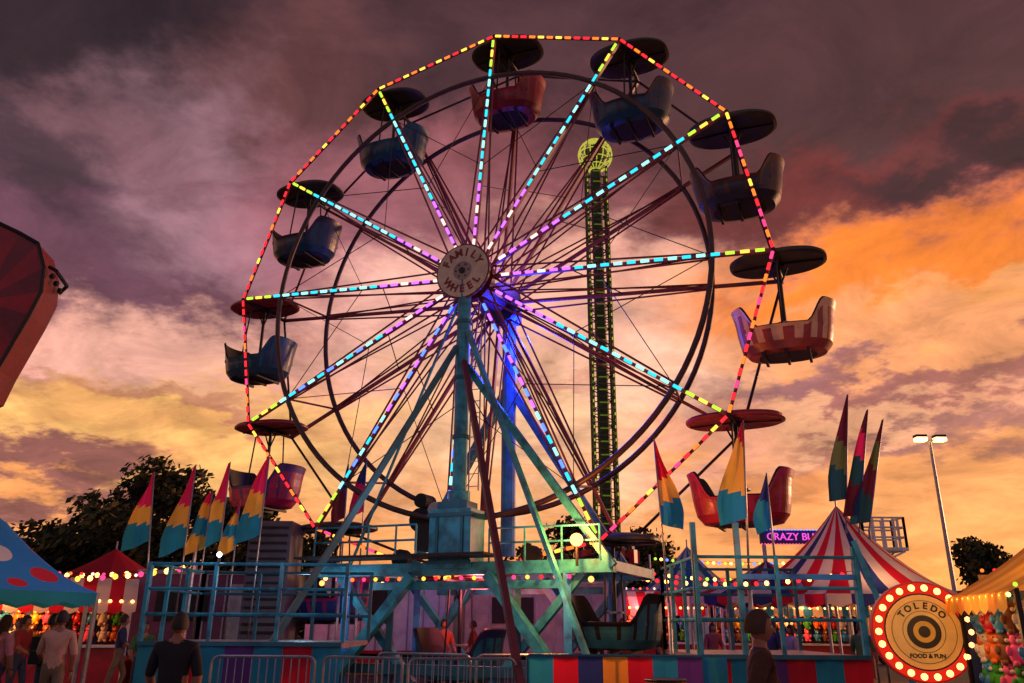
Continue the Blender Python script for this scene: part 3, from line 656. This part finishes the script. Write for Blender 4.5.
# ------------------------------------------------------------------ trees
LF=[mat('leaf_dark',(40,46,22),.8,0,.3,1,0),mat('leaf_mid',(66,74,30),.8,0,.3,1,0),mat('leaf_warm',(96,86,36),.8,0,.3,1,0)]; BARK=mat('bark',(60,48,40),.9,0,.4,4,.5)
def tree(name,x,y,h,cr,n,seed,leaf=.33):
    rg=random.Random(seed); e=empty(name,(x,y,0)); b=MB()
    b.cyl((0,0,0),(0,0,h*.45),h*.03,BARK,8,h*.02)
    cl=[]
    for k in range(13):
        a=rg.random()*6.28; rr=cr*rg.uniform(.3,.9); z=h*rg.uniform(.38,.9); rr*=1-.6*max(0,(z/h-.6)/.4)
        c=V((rr*math.cos(a),rr*math.sin(a),z)); cl.append((c,cr*rg.uniform(.2,.36)))
        b.cyl((0,0,h*rg.uniform(.25,.45)),c,h*.012,BARK,5,h*.004)
    cl.append((V((0,0,h*.8)),cr*.34)); cl.append((V((0,0,h*.6)),cr*.5)); cl.append((V((0,0,h*.4)),cr*.6))
    b.obj('trunk_and_limbs',e); b=MB(); tot=sum(r**2 for _,r in cl)
    for c,r in cl:
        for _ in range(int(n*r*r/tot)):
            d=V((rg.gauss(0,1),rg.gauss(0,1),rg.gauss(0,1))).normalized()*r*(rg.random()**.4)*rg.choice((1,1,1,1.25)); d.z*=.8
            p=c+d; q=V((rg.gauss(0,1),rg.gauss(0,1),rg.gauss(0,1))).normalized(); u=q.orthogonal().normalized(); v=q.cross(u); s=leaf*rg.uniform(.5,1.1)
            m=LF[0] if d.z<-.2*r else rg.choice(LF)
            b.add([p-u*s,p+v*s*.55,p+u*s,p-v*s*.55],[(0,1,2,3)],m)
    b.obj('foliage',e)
tree('oak_tree',-25,58,12.8,5.4,6500,1); tree('oak_tree',-30.5,60,11.6,4.8,5000,2); tree('oak_tree',-20.0,60,11.0,4.2,4500,3); tree('oak_tree',-36,58,7.6,4.5,3500,4); tree('oak_tree',-15.5,62,8.5,4,3500,9)
tree('oak_tree',6.2,75,11.5,4.4,3600,5); tree('oak_tree',12.5,75,9.8,4.8,3800,6); tree('oak_tree',39.5,70,9.4,3.6,2600,7); tree('oak_tree',1.5,80,9.5,4.4,2800,10)
b=MB(); rg=random.Random(3)
for k in range(14000):
    x=rg.uniform(-120,120); hh=4.2+1.6*math.sin(x*.11)+1.2*math.sin(x*.29+1)+.7*math.sin(x*.7); p=V((x,rg.uniform(98,108),hh*rg.random()**.6)); q=V((rg.gauss(0,1),rg.gauss(0,1),rg.gauss(0,1))).normalized(); u=q.orthogonal(); v=q.cross(u); s=rg.uniform(.4,.9)
    b.add([p-u*s,p+v*s*.6,p+u*s,p-v*s*.6],[(0,1,2,3)],rg.choice(LF[:2]))
b.obj('distant_tree_line')
# ------------------------------------------------------------------ people
def skinbake(verts,edges,rad,name,sub=2,root=0):
    me=bpy.data.meshes.new(name); me.from_pydata(verts,edges,[]); o=bpy.data.objects.new(name,me); S.collection.objects.link(o)
    sk=o.modifiers.new('s','SKIN'); sk.use_smooth_shade=True; ly=me.skin_vertices[0].data if me.skin_vertices else None
    if ly is None:
        bpy.context.view_layer.objects.active=o; bpy.ops.mesh.customdata_skin_add(); ly=me.skin_vertices[0].data
    for i,r in enumerate(rad): ly[i].radius=r if isinstance(r,tuple) else (r,r); ly[i].use_root=(i==root)
    sb=o.modifiers.new('u','SUBSURF'); sb.levels=sub; sb.render_levels=sub
    dg=bpy.context.evaluated_depsgraph_get(); nm=bpy.data.meshes.new_from_object(o.evaluated_get(dg)); bpy.data.objects.remove(o); nm.name=name
    return nm
SKIN=mat('skin',(150,98,76),.6,0,.15,10,0); LIP=mat('lip',(130,60,55),.6,0,.1,8,0); EYE=mat('eye_white',(210,205,200),.3,0,.05,8,0)
def person(x,y,face,shirt,pants,hair,h=1.7,armL=(0,0),armR=(0,0),stride=.0,longhair=False,bag=None):
    e=empty('person',(x,y,0)); e.rotation_euler=(0,0,face); s=h/1.74; e.scale=(s,s,s)
    def arm(q,sw,bend):
        el=(q*.25,-math.sin(sw)*.28,1.42-math.cos(sw)*.28); w=(q*.25-q*.02,el[1]-math.sin(sw+bend)*.25,el[2]-math.cos(sw+bend)*.25); return el,w
    eL,wL=arm(1,*armL); eR,wR=arm(-1,*armR)
    vs=[(0,0,.95),(0,0,1.10),(0,.0,1.28),(0,0,1.41),(0,0,1.49),(0,-.01,1.57),
        (.17,0,1.41),eL,wL,(-.17,0,1.41),eR,wR,
        (.09,0,.90),(.1,-stride*.35-.02,.50),(.1,-stride*.35+(.12 if stride else 0),.09),(.11,-stride*.35-.15+(.12 if stride else 0),.035),
        (-.09,0,.90),(-.1,stride*.35-.02,.50),(-.1,stride*.55,.09),(-.11,stride*.55-.15,.035)]
    ed=[(0,1),(1,2),(2,3),(3,4),(4,5),(3,6),(6,7),(7,8),(3,9),(9,10),(10,11),(0,12),(12,13),(13,14),(14,15),(0,16),(16,17),(17,18),(18,19)]
    rd=[(.16,.12),(.155,.115),(.18,.125),(.125,.09),(.055,.055),(.055,.06),(.075,.075),.055,.032,(.075,.075),.055,.032,.09,.065,.045,.038,.09,.065,.045,.038]
    nm=skinbake(vs,ed,rd,'body')
    mats=[shirt,SKIN,pants,BLACK]; 
    for m in mats: nm.materials.append(m)
    A=[(V(vs[a]),V(vs[c])) for a,c in ed]
    for p in nm.polygons:
        c=p.center; best=min(range(len(A)),key=lambda i:(c-(A[i][0]+(A[i][1]-A[i][0])*max(0,min(1,(c-A[i][0]).dot(A[i][1]-A[i][0])/(A[i][1]-A[i][0]).length_squared)))).length)
        k=0 if best in (0,1,2,5,6,8,9) else 1 if best in(3,4,7,10) else 3 if best in (14,18) else 2
        if best==3 and c.z<1.44: k=0
        if c.z<.94 and k==0 and abs(c.x)<.2: k=2
        p.material_index=k; p.use_smooth=True
    o=bpy.data.objects.new('body',nm); S.collection.objects.link(o); o.parent=e
    b=MB(); n=20;K=16; c0=V((0,-.015,1.63)); vsx=[];fs=[]
    for j in range(K+1):
        ph=math.pi*j/K; z=math.cos(ph)
        for i in range(n):
            t=2*math.pi*i/n; X=math.sin(ph)*math.cos(t)*.075; Y=math.sin(ph)*math.sin(t)*.095; Z=z*.118
            if z<0: X*=1+.25*z; Y=Y*(1+.25*z)-(.012*-z)
            f=max(0,-math.sin(t))
            if f>.97 and -.35<z<.12: Y-=.024*(1-abs(z+.2)/.35 if z<-.0 else .3)
            if f>.8 and .02<z<.25 : Y+=.006
            vsx.append(c0+V((X,Y,Z)))
    for j in range(K):
        for i in range(n): fs.append((j*n+i,(j+1)*n+i,(j+1)*n+(i+1)%n,j*n+(i+1)%n))
    b.add(vsx,fs,SKIN)
    for q in(-1,1):
        b.ball(c0+V((q*.031,-.082,.004)),.012,EYE,8,5); b.ball(c0+V((q*.031,-.092,.004)),.006,BLACK,6,4); b.ball(c0+V((q*.075,.0,-.005)),.025,SKIN,8,5,(.4,.8,1.2))
        b.beam(c0+V((q*.018,-.093,.026)),c0+V((q*.045,-.086,.024)),.008,.006,hair)
    b.ball(c0+V((0,-.088,-.058)),.02,LIP,8,4,(1,.4,.3)); b.obj('head',e,smooth=True)
    b=MB(); vsx=[];fs=[]
    for j in range(10):
        ph=(math.pi*(.60 if not longhair else .66))*j/9
        for i in range(n):
            t=2*math.pi*i/n; back=math.sin(t); lim=ph if back>-.35 else ph*.55
            r=1.12+random.uniform(-.015,.02); vsx.append(c0+V((math.sin(lim)*math.cos(t)*.08*r,math.sin(lim)*math.sin(t)*.1*r+.008,math.cos(lim)*.123*r-(.0 if not(longhair and j==9 and back>-.3) else .14))))
    for j in range(9):
        for i in range(n): fs.append((j*n+i,(j+1)*n+i,(j+1)*n+(i+1)%n,j*n+(i+1)%n))
    b.add(vsx,fs,hair); b.obj('hair',e,smooth=True)
    for q,el,w in((1,eL,wL),(-1,eR,wR)):
        d=(V(w)-V(el)).normalized(); sd=V((0,-1,0)); sd=(sd-d*sd.dot(d)).normalized(); nr=V((-q,0,0)); W0=V(w)
        hv=[W0,W0+d*.05]; he=[(0,1)]; hr=[(.026,.02),(.036,.016)]
        for k,(off,ln) in enumerate(((-.028,.062),(-.009,.075),(.010,.07),(.028,.055))):
            base=W0+d*.085-sd*off; i=len(hv); hv+=[base,base+d*ln*.5+nr*.008,base+d*ln*.9+nr*.028]; he+=[(1,i),(i,i+1),(i+1,i+2)]; hr+=[.010,.009,.007]
        i=len(hv); hv+=[W0+d*.035+sd*.035,W0+d*.075+sd*.05+nr*.015]; he+=[(1,i),(i,i+1)]; hr+=[.012,.009]
        hm=skinbake([tuple(v) for v in hv],he,hr,'hand',1); hm.materials.append(SKIN)
        o=bpy.data.objects.new('hand',hm); S.collection.objects.link(o); o.parent=e
    if bag:
        b=MB(); b.box((0,.17,1.2),(.3,.14,.42),bag); b.box((0,.255,1.1),(.22,.05,.2),bag)
        for q in(-.12,.12): b.path([V((q,.1,1.4)),V((q,.0,1.47)),V((q,-.12,1.38)),V((q,-.11,1.15)),V((q*1.3,.08,1.02))],.016,bag,5)
        b.obj('backpack',e,bevel=.03)
def cm(n,c): return mat('fabric_'+n,c,.9,0,.25,6,.3)
HD=mat('hair_dark',(30,20,16),.7,0,.3,20,.3); HB=mat('hair_brown',(70,42,26),.7,0,.3,20,.3)
DN=cm('denim',(50,60,90)); KH=cm('khaki',(120,100,76)); DJ=cm('dark_jeans',(24,28,46))
person(-8.0,13.6,2.6,cm('pale_pink',(205,130,135)),DN,HB,1.68,(.3,.4),(.1,.2),.5,True)
person(-7.35,13.8,2.9,cm('charcoal',(40,36,42)),DN,HD,1.70,(.2,.3),(-.2,.3),.0,bag=cm('bag_black',(26,26,30)))
person(-6.75,12.9,3.4,cm('peach',(200,150,130)),KH,HD,1.74,(.4,.7),(.0,.2),.3)
person(-3.35,8.7,3.3,cm('black_tee',(22,24,34)),DJ,HD,1.68,(.25,.5),(-.1,.3),.4)
person(-7.3,17.2,.5,cm('green',(60,100,60)),DN,HB,1.6,(.1,.2),(.3,.8),.2)
person(-9.6,17.0,1.5,cm('red',(150,40,40)),DN,HD,1.7,(.1,.2),(.3,.8),.2)
person(-10.4,18.2,-.5,cm('white',(170,160,160)),DN,HB,1.66,(.1,.2),(.3,.3),.2,True)
person(-8.7,19.3,2.0,cm('navy',(40,50,90)),KH,HD,1.74,(.1,.2),(.3,.8),.4)
person(-8.9,11.6,2.9,cm('rose',(150,70,80)),DN,HD,1.62,(.1,.2),(.3,.3),.4,True)
person(1.85,6.4,1.4,cm('brown_tee',(78,44,34)),KH,HB,1.70,(.5,.3),(-.4,.3),.8)
person(1.7,18.3,2.8,cm('red',(150,40,40)),DN,HD,1.7,(.2,1.2),(.1,.3),.0)
person(2.6,19.8,.3,cm('orange',(170,84,40)),DN,HB,1.74,(.2,.3),(.1,.3),.3)
person(3.6,20.6,1.0,cm('charcoal',(40,36,42)),DJ,HD,1.7,(.2,.3),(.1,.3),.3)
person(6.0,19.6,1.9,cm('navy',(40,50,90)),KH,HB,1.72,(.2,.3),(.1,.6),.5)
person(6.7,20.5,-1.2,cm('white',(170,160,160)),DN,HD,1.62,(.2,.3),(.1,.2),.3,True)
person(7.6,18.6,2.4,cm('green',(60,100,60)),DJ,HB,1.7,(.2,.3),(.1,.2),.4)
person(5.3,22.5,.2,cm('rose',(150,70,80)),KH,HD,1.66,(.2,.3),(.1,.2),.2,True)
person(-1.6,20.8,.4,cm('orange',(170,84,40)),DJ,HD,1.7,(.1,.9),(.3,.9),.0)
person(-3.2,22.5,1.4,cm('white',(170,160,160)),DN,HB,1.75,(.1,.3),(.3,.3),.5)
person(-1.0,23.5,-1.4,cm('red',(150,40,40)),DJ,HD,1.68,(.1,.3),(.3,.3),.5)
